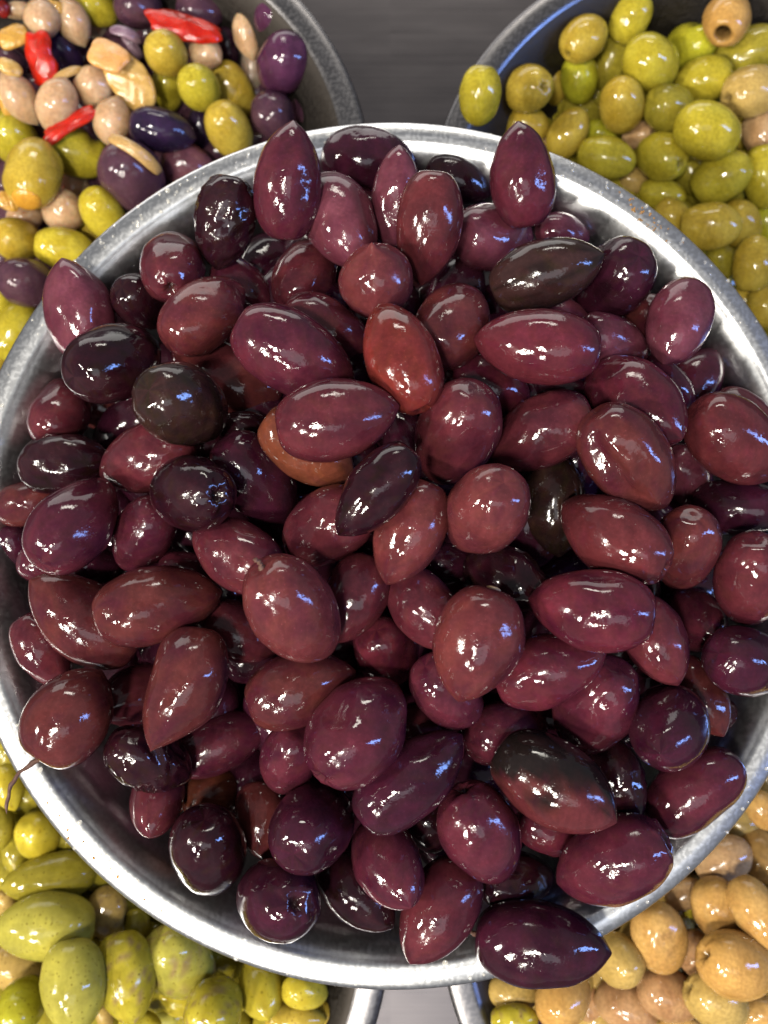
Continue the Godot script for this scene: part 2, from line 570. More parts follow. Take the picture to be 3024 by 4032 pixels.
func setup_heap() -> void:
	olive("dark", "tall plum olive standing tip up against the far rim of the bowl", -27.9, 21.7, -90.4, -85, 25, 30.2, 17.2, "plum")
	olive("dark", "mostly hidden dark plum olive lying level, at twelve o'clock from the sliver of pink olive", -6.9, -4.7, -109.7, 4, -3, 29.1, 18.3, "darkplum", {"wrinkle": .3})
	olive("dark", "half-covered dusty pink maroon olive, at two o'clock from the sliver of pink olive", 0.9, 8.4, -92.3, -85, 25, 26.9, 13.8, "pink")
	olive("dark", "reddish maroon olive pointing straight down in the top cluster of the heap", 9.3, 23.0, -77.6, 95, -23, 29.2, 16.8, "redmaroon")
	olive("dark", "dusty pink maroon olive, at eight o'clock from the sliver of pink olive", -14.4, 12.0, -83.7, 67, 9, 29.6, 18.7, "pink")
	olive("dark", "small near-black olive tucked below the far rim", 19.0, -5.9, -104.2, 24, -7, 20.8, 12.8, "black")
	olive("dark", "plum olive standing tip up over the far rim at one o'clock", 34.4, 17.6, -94.0, -100, 24, 27.4, 17.0, "plum")
	olive("dark", "half-covered dusty pink maroon olive lying level, at ten o'clock from the streaky brown-black olive", 28.5, 3.1, -83.1, -16, -41, 29.1, 18.4, "pink")
	olive("dark", "mostly hidden dusty pink maroon olive lying level, at one o'clock from the streaky brown-black olive", 49.4, -5.4, -87.6, 5, -23, 17.8, 11.3, "pink")
	olive("dark", "brownish-black olive with glossy streaks, leaning toward the upper rim at one o'clock", 39.1, 23.9, -64.9, -16, 15, 30.1, 17.4, "brownblack", {"streak": 1})
	olive("dark", "half-covered dark plum olive slanting, at three o'clock from the streaky brown-black olive", 59.8, 9.0, -68.0, 154, -73, 30.7, 19.4, "darkplum")
	olive("dark", "dusty pink maroon olive, at eleven o'clock from the reddish olive by the three o'clock rim", 75.4, 15.7, -54.4, 116, 12, 26.2, 16.6, "pink")
	olive("dark", "wrinkled near-black olive leaning by the rim at eleven o'clock", -45.1, 16.7, -81.8, 101, -21, 24.8, 16.0, "black", {"wrinkle": 1})
	olive("dark", "mostly hidden dark plum olive slanting, at four o'clock from the wrinkled black olive", -37.0, -8.7, -80.6, -61, -22, 24.1, 15.3, "darkplum")
	olive("dark", "maroon olive with its tip up, at eight o'clock from the wrinkled black olive", -59.9, 10.6, -72.1, -98, -42, 26.7, 16.9, "maroon", {"pit": 1})
	olive("dark", "mostly hidden maroon olive, at nine o'clock from the round olive with the nipple tip", -24.3, 2.8, -72.5, -68, -20, 26.2, 16.6, "maroon")
	olive("dark", "round rosy-brown olive with a little nipple tip, seen end-on", -4.6, 28.1, -61.8, -105, 60, 19.5, 18.3, "rosybrown", {"nip": 1})
	olive("dark", "mostly hidden near-black olive slanting, at eleven o'clock from the dull brown-black olive", -70.0, 2.1, -64.2, 22, -70, 22.0, 13.9, "black")
	olive("dark", "red-brown olive slanting, at twelve o'clock from the dull brown-black olive", -48.6, 22.8, -54.2, -45, -20, 27.0, 17.1, "redbrown", {"chip": 1})
	olive("dark", "mostly hidden plum purple olive slanting, at eleven o'clock from the very large plum olive", -41.5, 2.7, -67.7, 42, -19, 22.5, 13.3, "plum")
	olive("dark", "plum olive propped tip up on the rim at ten o'clock", -86.5, 4.9, -60.7, -105, 22, 29.4, 18.6, "pink")
	olive("dark", "near-black olive, at five o'clock from the olive propped on the rim at ten o'clock", -70.5, 25.2, -41.1, -43, -47, 30.0, 19.0, "black")
	olive("dark", "half-covered chestnut brown olive slanting, at two o'clock from the dull brown-black olive", -44.9, 9.4, -41.6, -157, 14, 32.6, 19.2, "brown")
	olive("dark", "very large plum olive slanting across the upper middle of the heap", -24.4, 34.0, -40.4, 28, -12, 33.1, 19.2, "plum")
	olive("dark", "half-covered maroon olive slanting, at two o'clock from the very large plum olive", -17.9, 20.0, -51.1, 23, -10, 24.7, 16.0, "maroon")
	olive("dark", "bright red olive with a pointed top and a stem hole below", 1.5, 39.3, -38.3, -112, -6, 29.0, 17.0, "red", {"pit": 1})
	olive("dark", "red-brown olive with its tip up, at two o'clock from the bright red olive", 15.1, 23.8, -51.5, -64, -35, 29.2, 18.5, "redbrown")
	olive("dark", "mostly hidden near-black olive slanting, at six o'clock from the reddish olive pointing down", 13.3, -6.0, -72.6, -33, 14, 23.3, 15.1, "black")
	olive("dark", "mostly hidden reddish maroon olive, at eight o'clock from the round olive with the nipple tip", -17.9, -11.4, -68.9, -19, -44, 19.8, 12.6, "redmaroon")
	olive("dark", "crimson olive with a dark blunt end, tip toward the heap's middle", 35.3, 33.8, -42.4, -173, -7, 31.4, 18.0, "crimson", {"darkbase": 1})
	olive("dark", "half-covered dusty pink maroon olive, at three o'clock from the crimson olive with the dark end", 58.8, 11.3, -50.0, 18, -22, 22.6, 14.3, "pink")
	olive("dark", "mostly hidden chestnut brown olive, at four o'clock from the streaky brown-black olive", 71.0, 0.3, -58.6, 85, -60, 19.4, 12.3, "brown")
	olive("dark", "mostly hidden dusty pink maroon olive slanting, at five o'clock from the streaky brown-black olive", 48.3, 3.8, -57.8, 36, -2, 19.7, 11.8, "pink")
	olive("dark", "half-covered crimson olive lying level, at eight o'clock from the crimson olive with the dark end", 23.7, 16.0, -37.3, 21, 0, 25.5, 16.2, "crimson")
	olive("dark", "crimson olive slanting, at twelve o'clock from the creased brown olive", 62.2, 21.5, -31.1, 53, 31, 31.7, 20.1, "crimson")
	olive("dark", "mostly hidden plum purple olive, at one o'clock from the creased brown olive", 85.9, -6.5, -44.0, -56, -3, 23.6, 14.9, "plum")
	olive("dark", "half-covered plum purple olive, at ten o'clock from the reddish olive by the three o'clock rim", 75.1, 3.0, -40.6, 42, 3, 19.6, 12.0, "plum")
	olive("dark", "reddish maroon olive lying against the rim at three o'clock, above a dark plum one", 88.5, 17.5, -21.9, 34, -22, 31.1, 19.7, "redmaroon")
	olive("dark", "half-covered rosy brown olive, at one o'clock from the reddish olive by the three o'clock rim", 96.5, 3.2, -31.1, 44, 7, 20.9, 13.0, "rosybrown")
	olive("dark", "maroon olive with its tip down, at five o'clock from the bright red olive", 15.2, 30.9, -21.0, 114, -49, 30.9, 19.6, "maroon")
	olive("dark", "maroon olive slanting, at six o'clock from the crimson olive with the dark end", 36.6, 25.9, -22.7, 157, -13, 28.8, 17.6, "maroon", {"wrinkle": .25})
	olive("dark", "chestnut brown olive with a wrinkled crease along its side", 56.9, 33.8, -14.6, 47, -19, 30.8, 19.5, "brown", {"crease": 1})
	olive("dark", "half-covered dusty pink maroon olive, at four o'clock from the creased brown olive", 81.3, -1.6, -15.1, 53, -34, 21.8, 13.8, "pink")
	olive("dark", "large glossy maroon olive lying across an orange-brown one", -13.5, 44.6, -21.9, -10, -1, 29.2, 18.5, "maroon")
	olive("dark", "orange-brown olive mostly covered by the glossy maroon olive on it", -21.3, 30.1, -17.9, 34, -10, 26.6, 15.7, "orange")
	olive("dark", "brownish-black oval olive with dull skin, between chestnut and maroon ones", -51.2, 33.7, -27.8, 6, -68, 30.3, 19.2, "brownblack", {"wrinkle": .25})
	olive("dark", "half-covered maroon olive, at six o'clock from the olive propped on the rim at ten o'clock", -93.1, -2.6, -34.6, -82, -40, 25.7, 16.3, "maroon")
	olive("dark", "mostly hidden chestnut brown olive lying level, at nine o'clock from the dull brown-black olive", -84.7, -19.5, -39.3, 17, -19, 24.1, 14.2, "brown")
	olive("dark", "near-black olive lying level, at twelve o'clock from the big plum olive at nine o'clock", -88.3, 7.4, -18.1, -8, 6, 25.4, 16.1, "black", {"wrinkle": .4})
	olive("dark", "maroon olive lying level, at ten o'clock from the round black olive with the stem pit", -63.6, 16.0, -18.1, 163, -12, 28.3, 17.9, "maroon")
	olive("dark", "round near-black olive with a stem pit on its side", -48.7, 35.7, -6.4, -163, -51, 28.3, 17.9, "black", {"pit": 1})
	olive("dark", "dark plum olive slanting, at eight o'clock from the orange-brown olive", -34.3, 24.2, -11.0, 47, -32, 28.2, 17.9, "darkplum")
	olive("dark", "slim near-black olive with a pointed tip, in the very middle of the heap", -4.3, 48.3, -4.8, 131, -6, 25.7, 13.7, "black")
	olive("dark", "maroon olive slanting, at eight o'clock from the slim black olive in the middle", -16.8, 30.6, 1.8, 156, -41, 28.2, 17.9, "maroon")
	olive("dark", "red-brown olive, at five o'clock from the slim black olive in the middle", 3.6, 37.6, 3.6, 112, -6, 26.3, 16.2, "redbrown")
	olive("dark", "rosy brown olive with its tip down, at twelve o'clock from the egg-shaped red-brown olive", 21.1, 39.2, -0.7, 120, -64, 29.6, 18.7, "rosybrown")
	olive("dark", "half-covered brownish black olive with its tip down, at eight o'clock from the creased brown olive", 41.1, 15.5, -5.6, 85, -6, 26.4, 16.6, "brownblack")
	olive("dark", "reddish maroon olive slanting, at one o'clock from the level crimson olive", 52.7, 32.6, 4.2, -142, -24, 30.2, 18.3, "redmaroon", {"pit": 1})
	olive("dark", "red-brown olive with its tip down, at five o'clock from the creased brown olive", 73.9, 19.3, 6.3, 84, -53, 26.3, 16.6, "redbrown")
	olive("dark", "half-covered dark plum olive, at six o'clock from the reddish olive by the three o'clock rim", 92.9, 7.3, -6.0, 8, 19, 26.6, 14.7, "darkplum")
	olive("dark", "maroon olive, at twelve o'clock from the dark olive at the four o'clock rim", 91.4, 16.2, 14.1, 82, -43, 28.4, 18.0, "maroon")
	olive("dark", "big plum olive by the rim at nine o'clock", -78.8, 27.6, 0.1, -65, -33, 29.5, 18.7, "plum")
	olive("dark", "half-covered plum purple olive, at eight o'clock from the round black olive with the stem pit", -64.3, 17.9, 2.5, 127, -33, 23.4, 14.8, "plum")
	olive("dark", "maroon olive slanting, at eleven o'clock from the rosy-brown olive with the stem stub", -38.3, 29.0, 8.0, -146, -12, 26.0, 16.4, "maroon")
	olive("dark", "chestnut brown olive lying level, at eleven o'clock from the curved teardrop olive", -57.8, 27.8, 20.2, -15, -12, 31.4, 18.3, "brown")
	olive("dark", "half-covered chestnut brown olive, at ten o'clock from the big plum olive at nine o'clock", -101.6, -1.4, -8.6, -16, 15, 18.7, 11.8, "brown")
	olive("dark", "rosy-brown olive with a stub of stem, lying on top at the heap's centre", -23.1, 43.5, 22.5, 56, -39, 30.7, 19.4, "rosybrown", {"stem": 3})
	olive("dark", "maroon olive, at three o'clock from the rosy-brown olive with the stem stub", -9.4, 29.6, 18.8, 110, -1, 23.0, 14.9, "maroon")
	olive("dark", "maroon olive slanting, at ten o'clock from the egg-shaped red-brown olive", 7.7, 28.5, 21.7, 52, 1, 23.0, 15.0, "maroon")
	olive("dark", "half-covered near-black olive slanting, at one o'clock from the egg-shaped red-brown olive", 28.1, 23.5, 13.8, 33, 28, 24.2, 15.3, "black", {"wrinkle": .5})
	olive("dark", "bright crimson olive lying nearly level, pointed at one end", 45.9, 39.1, 21.7, -172, -12, 29.3, 18.9, "crimson")
	olive("dark", "egg-shaped red-brown olive with a pale stem scar at its top", 18.8, 41.6, 29.5, 107, -1, 26.9, 19.7, "redbrown", {"scar": 1})
	olive("dark", "crimson olive lying level, at seven o'clock from the level crimson olive", 37.3, 29.0, 36.0, -16, 9, 28.0, 17.1, "crimson")
	olive("dark", "maroon olive with its tip down, at four o'clock from the level crimson olive", 65.8, 19.3, 29.0, 66, 7, 23.8, 15.5, "maroon")
	olive("dark", "half-covered plum purple olive, at ten o'clock from the dark olive at the four o'clock rim", 81.8, -1.6, 23.8, 63, 74, 26.6, 16.8, "plum")
	olive("dark", "dark plum olive touching the rim at four o'clock", 90.3, 13.4, 34.8, 15, -40, 27.9, 17.6, "darkplum")
	olive("dark", "chestnut brown olive slanting, at twelve o'clock from the olive with the long stem", -80.2, 13.4, 24.0, -148, 15, 33.0, 19.6, "brown", {"bend": -.12})
	olive("dark", "half-covered maroon olive, at eleven o'clock from the olive with the long stem", -93.3, 3.8, 31.8, 57, -10, 22.1, 13.3, "maroon")
	olive("dark", "half-covered maroon olive slanting, at eight o'clock from the rosy-brown olive with the stem stub", -40.2, 16.0, 27.0, 30, -7, 22.4, 14.3, "maroon")
	olive("dark", "curved teardrop-shaped brown olive with its tip hooked downward", -48.7, 32.2, 40.7, 97, 5, 31.2, 18.2, "brown", {"bend": -.4, "tear": 1})
	olive("dark", "chestnut brown olive, at ten o'clock from the large plum olive with the stem pit", -22.8, 26.8, 40.5, -20, -6, 27.6, 17.5, "brown")
	olive("dark", "half-covered crimson olive, at one o'clock from the large plum olive with the stem pit", -1.7, 16.3, 32.3, 66, -57, 24.7, 15.7, "crimson")
	olive("dark", "half-covered plum purple olive slanting, at seven o'clock from the egg-shaped red-brown olive", 13.1, 25.8, 41.8, 49, -39, 24.6, 15.6, "plum")
	olive("dark", "maroon olive slanting, at nine o'clock from the curved teardrop olive", -68.2, 3.2, 43.7, 146, 51, 24.9, 15.7, "maroon")
	olive("dark", "brown olive with a long thin stem reaching over the rim", -79.7, 22.7, 47.4, -59, -13, 25.6, 20.0, "brown", {"stem": 14})
	olive("dark", "large plum olive with a dark stem pit at its lower end", -8.1, 34.7, 49.7, -49, -23, 29.2, 20.8, "plum", {"pit": 1})
	olive("dark", "half-covered plum purple olive slanting, at five o'clock from the curved teardrop olive", -45.2, 3.4, 55.8, -24, -11, 27.5, 14.8, "plum")
	olive("dark", "half-covered near-black olive lying level, at seven o'clock from the curved teardrop olive", -60.6, 18.1, 58.4, 27, -33, 24.2, 15.3, "black", {"wrinkle": 1})
	olive("dark", "half-covered plum purple olive, at eight o'clock from the large plum olive with the stem pit", -26.5, 16.5, 58.6, 113, -39, 22.5, 14.2, "plum")
	olive("dark", "long dark plum olive slanting below the heap's centre", 3.7, 28.0, 61.8, -40, -4, 31.7, 17.0, "darkplum")
	olive("dark", "half-covered plum purple olive lying level, at eleven o'clock from the half black, half red olive", 29.0, 11.1, 52.3, -11, -31, 25.4, 16.1, "plum")
	olive("dark", "plum purple olive, at one o'clock from the half black, half red olive", 50.5, 16.2, 46.0, 111, -40, 31.2, 19.7, "plum")
	olive("dark", "dark plum olive seen end-on, at eleven o'clock from the blunt-ended plum olive", 67.8, 20.5, 50.6, 144, 62, 30.6, 19.4, "darkplum")
	olive("dark", "half-covered chestnut brown olive, at eight o'clock from the dark olive at the four o'clock rim", 81.1, 5.7, 43.6, 63, 11, 22.5, 12.5, "brown")
	olive("dark", "two-tone olive, half black and half dark red, with a pointed tip", 38.0, 27.5, 63.0, 32, 13, 32.3, 20.2, "halfblack", {"patch": 1})
	olive("dark", "half-covered near-black olive, at three o'clock from the half black, half red olive", 58.5, 7.0, 64.5, 70, 12, 22.1, 12.9, "black", {"wrinkle": .4})
	olive("dark", "smooth blunt-ended plum olive lying by the rim at five o'clock", 77.7, 6.3, 68.0, -40, 7, 29.5, 18.7, "plum", {"blunt": 1})
	olive("dark", "plum purple olive lying level, at five o'clock from the half black, half red olive", 54.5, 13.7, 83.8, 153, -22, 30.6, 20.2, "plum", {"pit": 1})
	olive("dark", "plum olive with an open dark stem hole facing up", 21.0, 20.7, 76.1, 69, -20, 27.5, 19.1, "plum", {"pit": 1})
	olive("dark", "half-covered crimson olive lying level, at six o'clock from the half black, half red olive", 41.1, 1.3, 78.7, 21, -12, 19.7, 12.5, "crimson")
	olive("dark", "dark plum olive, at one o'clock from the round plum olive at the near rim", -19.7, 19.6, 73.8, -48, -67, 30.3, 19.2, "darkplum")
	olive("dark", "half-covered chestnut brown olive, at two o'clock from the round black olive at seven o'clock", -34.3, 3.8, 75.8, 80, 9, 21.1, 13.6, "brown")
	olive("dark", "half-covered maroon olive, at eleven o'clock from the round black olive at seven o'clock", -61.1, 8.0, 69.8, 84, 47, 22.2, 14.0, "maroon")
	olive("dark", "half-covered orange-brown olive lying level, at twelve o'clock from the round black olive at seven o'clock", -47.5, -1.9, 69.4, -10, -35, 20.1, 12.7, "orange")
	olive("dark", "round near-black olive by the rim at seven o'clock", -46.8, 12.6, 82.0, 94, -46, 29.8, 18.8, "black")
	olive("dark", "round dark plum olive touching the near rim, stem pit facing up", -29.1, 15.8, 92.6, 156, -64, 30.7, 19.4, "darkplum", {"pit": 1})
	olive("dark", "near-black olive slanting, at three o'clock from the round plum olive at the near rim", -9.3, 7.0, 93.1, 39, 8, 24.3, 15.2, "black")
	olive("dark", "plum purple olive with its tip down, at six o'clock from the long dark plum olive", -1.2, 17.5, 83.7, 60, 47, 26.2, 16.6, "plum")
	olive("dark", "maroon olive, at seven o'clock from the olive with the open stem hole", 11.3, 10.8, 96.4, 123, 11, 28.0, 17.9, "maroon")
	olive("dark", "half-covered near-black olive lying level, at five o'clock from the olive with the open stem hole", 32.6, -1.0, 91.8, -3, -27, 22.8, 14.4, "black", {"wrinkle": .5})
	olive("dark", "very dark plum olive with a short stem, lying across the near rim", 36.9, 9.5, 105.1, 5, 10, 34.1, 20.5, "darkplum", {"stem": 5})
	olive("dark", "mostly hidden maroon olive, at twelve o'clock from the long dark plum olive", 6.7, 13.4, 52.1, 59, 44, 17.2, 10.9, "maroon")
	olive("dark", "mostly hidden plum purple olive, at seven o'clock from the big plum olive at nine o'clock", -94.6, -1.7, 8.9, 9, -38, 17.5, 11.1, "plum")
	olive("dark", "mostly hidden plum purple olive, at ten o'clock from the rosy-brown olive with the stem stub", -52.4, 15.6, 11.6, 10, -12, 17.1, 10.0, "plum")
	olive("dark", "mostly hidden dark plum olive, at five o'clock from the big plum olive at nine o'clock", -80.5, 1.8, 9.1, -4, -49, 16.3, 10.3, "darkplum")
	olive("dark", "mostly hidden near-black olive lying level, at nine o'clock from the orange-brown olive", -37.0, 15.1, -24.4, 13, -39, 18.1, 11.4, "black")
	olive("dark", "mostly hidden dark plum olive, at one o'clock from the slim black olive in the middle", 1.8, 16.3, -24.2, 63, 21, 19.5, 12.4, "darkplum")
	olive("dark", "mostly hidden dark plum olive lying level, at eleven o'clock from the egg-shaped red-brown olive", 15.1, 13.2, 8.9, -2, -25, 16.0, 10.1, "darkplum")
	olive("dark", "mostly hidden dark plum olive, at five o'clock from the crimson olive with the dark end", 44.5, 7.9, -37.1, 2, 10, 19.3, 10.5, "darkplum")
	olive("dark", "dusty pink maroon olive second out at five o'clock from the creased brown olive", 71.9, 4.2, -1.6, 77, 43, 16.6, 10.5, "pink")
	olive("dark", "mostly hidden chestnut brown olive lying level, at five o'clock from the level crimson olive", 56.8, 9.8, 32.1, -11, 13, 14.8, 8.9, "brown")
	olive("dark", "sliver of dusty pink olive glimpsed in the gap of the top cluster", -7.4, -4.7, -95.1, 46, 13, 15.7, 9.9, "pink")
	olive("dark", "mostly hidden dark plum olive, at eight o'clock from the big plum olive at nine o'clock", -108.0, -11.4, 4.0, 95, -41, 19.7, 12.4, "darkplum")
	olive("dark", "mostly hidden near-black olive, at nine o'clock from the olive with the open stem hole", 9.6, 4.5, 77.7, 71, -44, 17.5, 11.1, "black")
	olive("dark", "mostly hidden dark plum olive slanting, at one o'clock from the blunt-ended plum olive", 95.0, -12.8, 52.1, 32, -34, 16.8, 10.7, "darkplum")

func setup_antipasti() -> void:
	olive("onion", "pale peach pearl onion, at eleven o'clock from the indigo olive by the red pepper", -128.1, -69.5, -197.0, 63, 22, 16.6, 13.3, "onion")
	olive("onion", "pale peach pearl onion with its tip down, at eight o'clock from the topmost yellow-green olive", -118.6, -75.0, -199.1, 66, -36, 17.3, 12.1, "onion")
	olive("onion", "half-covered greyish pearl onion with its tip down, at six o'clock from the topmost yellow-green olive", -115.0, -90.5, -208.0, 78, -35, 12.6, 9.4, "greyonion")
	olive("mixgreen", "yellow-green olive at the picture's top edge in the antipasti", -111.6, -80.5, -208.6, -14, -49, 18.1, 12.9, "yellowgreen")
	olive("purple", "mauve olive lying level, at three o'clock from the topmost yellow-green olive", -94.0, -75.6, -205.6, -35, -46, 21.2, 15.2, "mauve")
	olive("purple", "mauve olive lying level, at one o'clock from the mustard olive below the folded pepper", -71.7, -76.5, -204.3, 3, -13, 19.0, 12.9, "mauve")
	olive("mixgreen", "mustard olive seen end-on, at eleven o'clock from the large violet olive", -59.6, -85.2, -209.8, -128, -88, 20.0, 14.3, "mustard")
	olive("purple", "violet olive seen end-on, at twelve o'clock from the large violet olive", -42.9, -74.4, -199.6, -63, -89, 23.0, 16.5, "violet")
	olive("onion", "pale peach pearl onion with its tip down, at ten o'clock from the large violet olive", -54.1, -76.7, -194.8, 78, -33, 17.1, 9.8, "onion")
	olive("purple", "large round violet olive at the edge of the mixed antipasti", -40.1, -71.4, -180.0, 161, -65, 26.6, 19.0, "violet")
	olive("purple", "half-covered dark violet olive, at three o'clock from the mustard olive below the folded pepper", -62.4, -85.2, -195.5, 78, -33, 15.7, 9.5, "darkviolet")
	olive("onion", "pale peach pearl onion slanting, at nine o'clock from the large violet olive", -68.7, -74.7, -186.6, 38, 13, 14.5, 11.6, "onion")
	olive("mixgreen", "mustard olive resting below the folded red pepper piece", -82.1, -68.8, -182.7, -48, -83, 21.1, 15.1, "mustard")
	olive("purple", "dark indigo olive beside the upright red pepper piece", -124.7, -82.6, -192.6, 36, -33, 17.9, 12.7, "indigo")
	olive("purple", "mauve olive lying level, at nine o'clock from the indigo olive by the red pepper", -143.9, -81.6, -186.4, -43, -65, 16.0, 11.4, "mauve")
	olive("onion", "pale peach pearl onion with its tip down, at twelve o'clock from the stuffed mustard olive", -135.9, -71.6, -166.9, 57, -35, 20.1, 12.5, "onion")
	olive("onion", "pale peach pearl onion with its tip down, at eleven o'clock from the notched yellow-green olive", -121.1, -67.8, -162.3, 115, -20, 19.5, 14.6, "onion")
	olive("onion", "pale peach pearl onion, at eleven o'clock from the onion by the indigo olive", -109.1, -73.2, -171.7, 94, -68, 18.0, 14.4, "onion")
	olive("onion", "pale peach pearl onion next to the long indigo olive", -101.7, -72.0, -159.0, -69, 22, 17.2, 14.0, "onion")
	olive("mixgreen", "yellow-green olive, at six o'clock from the mustard olive below the folded pepper", -85.1, -86.0, -178.8, 92, -59, 17.0, 12.2, "yellowgreen")
	olive("mixgreen", "yellow-green olive, at five o'clock from the mustard olive below the folded pepper", -70.2, -71.2, -170.8, -0, -82, 21.0, 15.0, "yellowgreen")
	olive("mixgreen", "mustard olive with its tip down, at eight o'clock from the large violet olive", -60.7, -86.3, -178.7, 55, -30, 22.2, 16.1, "mustard")
	olive("purple", "long indigo olive lying level among the yellow ones", -83.3, -70.9, -154.6, 5, -16, 24.7, 15.3, "indigo")
	olive("purple", "indigo olive with its tip down, at three o'clock from the long indigo olive", -71.8, -85.1, -162.7, 84, -29, 15.5, 9.1, "indigo")
	olive("mixgreen", "mustard olive with its tip down, at seven o'clock from the large violet olive", -59.5, -74.4, -156.2, 56, -59, 22.7, 16.2, "mustard")
	olive("purple", "mauve olive seen end-on, at six o'clock from the large violet olive", -43.1, -78.0, -163.9, -49, -68, 23.6, 16.8, "mauve")
	olive("purple", "mauve olive with its tip down, at five o'clock from the large violet olive", -29.7, -81.6, -168.0, 61, -1, 17.0, 12.2, "mauve")
	olive("onion", "half-covered greyish pearl onion lying level, at four o'clock from the large violet olive", -33.2, -85.1, -180.0, -2, -4, 12.7, 9.4, "greyonion")
	olive("onion", "half-covered greyish pearl onion with its tip down, at two o'clock from the long indigo olive", -53.1, -87.9, -187.0, 84, -31, 20.3, 8.3, "greyonion")
	olive("mixgreen", "yellow-green olive with its tip down, at eleven o'clock from the stuffed mustard olive", -141.6, -83.0, -156.9, 57, -64, 23.8, 17.0, "yellowgreen")
	olive("mixgreen", "yellow-green olive with a torn notch in its top", -117.3, -81.4, -151.1, 10, -22, 25.4, 18.1, "yellowgreen", {"notch": 1})
	olive("purple", "big mauve olive leaning against the steel bowl's rim", -93.4, -72.0, -136.4, 43, -67, 30.1, 21.5, "mauve")
	olive("purple", "rose-mauve olive lying level, at five o'clock from the long indigo olive", -75.8, -83.4, -146.8, 9, -16, 21.8, 15.8, "rose")
	olive("mixgreen", "mustard olive stuffed with an orange filling in its cut end", -128.3, -67.4, -136.5, -88, -19, 28.3, 20.2, "mustard", {"stuffed": 1})
	olive("onion", "pale peach pearl onion with its tip down, at six o'clock from the notched yellow-green olive", -121.3, -91.3, -141.5, 57, -30, 15.2, 12.5, "onion")
	olive("onion", "pale peach pearl onion seen end-on, at five o'clock from the stuffed mustard olive", -120.9, -78.9, -126.6, 153, -68, 18.8, 15.1, "onion")
	olive("mixgreen", "lemon yellow olive with its tip down, at seven o'clock from the big mauve olive", -105.1, -75.8, -124.7, 57, -59, 21.5, 15.3, "lemon")
	olive("onion", "pale peach pearl onion lying level, at six o'clock from the stuffed mustard olive", -135.4, -81.4, -126.4, -8, -18, 13.6, 11.2, "onion")
	olive("mixgreen", "mustard olive lying level, at seven o'clock from the notched yellow-green olive", -136.0, -75.6, -114.8, -37, -69, 21.9, 15.7, "mustard")
	olive("mixgreen", "lemon yellow olive lying level, farther out at five o'clock from the stuffed mustard olive", -118.7, -75.6, -111.4, 3, -20, 22.2, 14.9, "lemon")
	olive("purple", "mauve olive lying level, at eight o'clock from the big mauve olive", -129.9, -71.9, -97.0, -5, -62, 24.1, 17.2, "mauve")
	olive("mixgreen", "yellow-green olive with its tip up, farther out at six o'clock from the stuffed mustard olive", -137.8, -81.5, -82.4, -62, 5, 23.8, 16.1, "yellowgreen")
	olive("mixgreen", "half-covered yellow-green olive with its tip down, at seven o'clock from the stuffed mustard olive", -145.3, -83.0, -98.2, 70, 10, 18.1, 12.9, "yellowgreen")
	olive("onion", "half-covered pale peach pearl onion, at ten o'clock from the indigo olive by the red pepper", -142.8, -82.8, -209.9, -10, -15, 12.4, 7.4, "onion")
	olive("mixgreen", "half-covered mustard olive slanting, at four o'clock from the stuffed mustard olive", -111.3, -88.2, -123.2, 39, -1, 15.9, 11.3, "mustard")
	olive("mixgreen", "mustard olive with its tip up, farther out at six o'clock from the stuffed mustard olive", -147.8, -89.9, -75.2, -78, -27, 18.3, 13.1, "mustard")

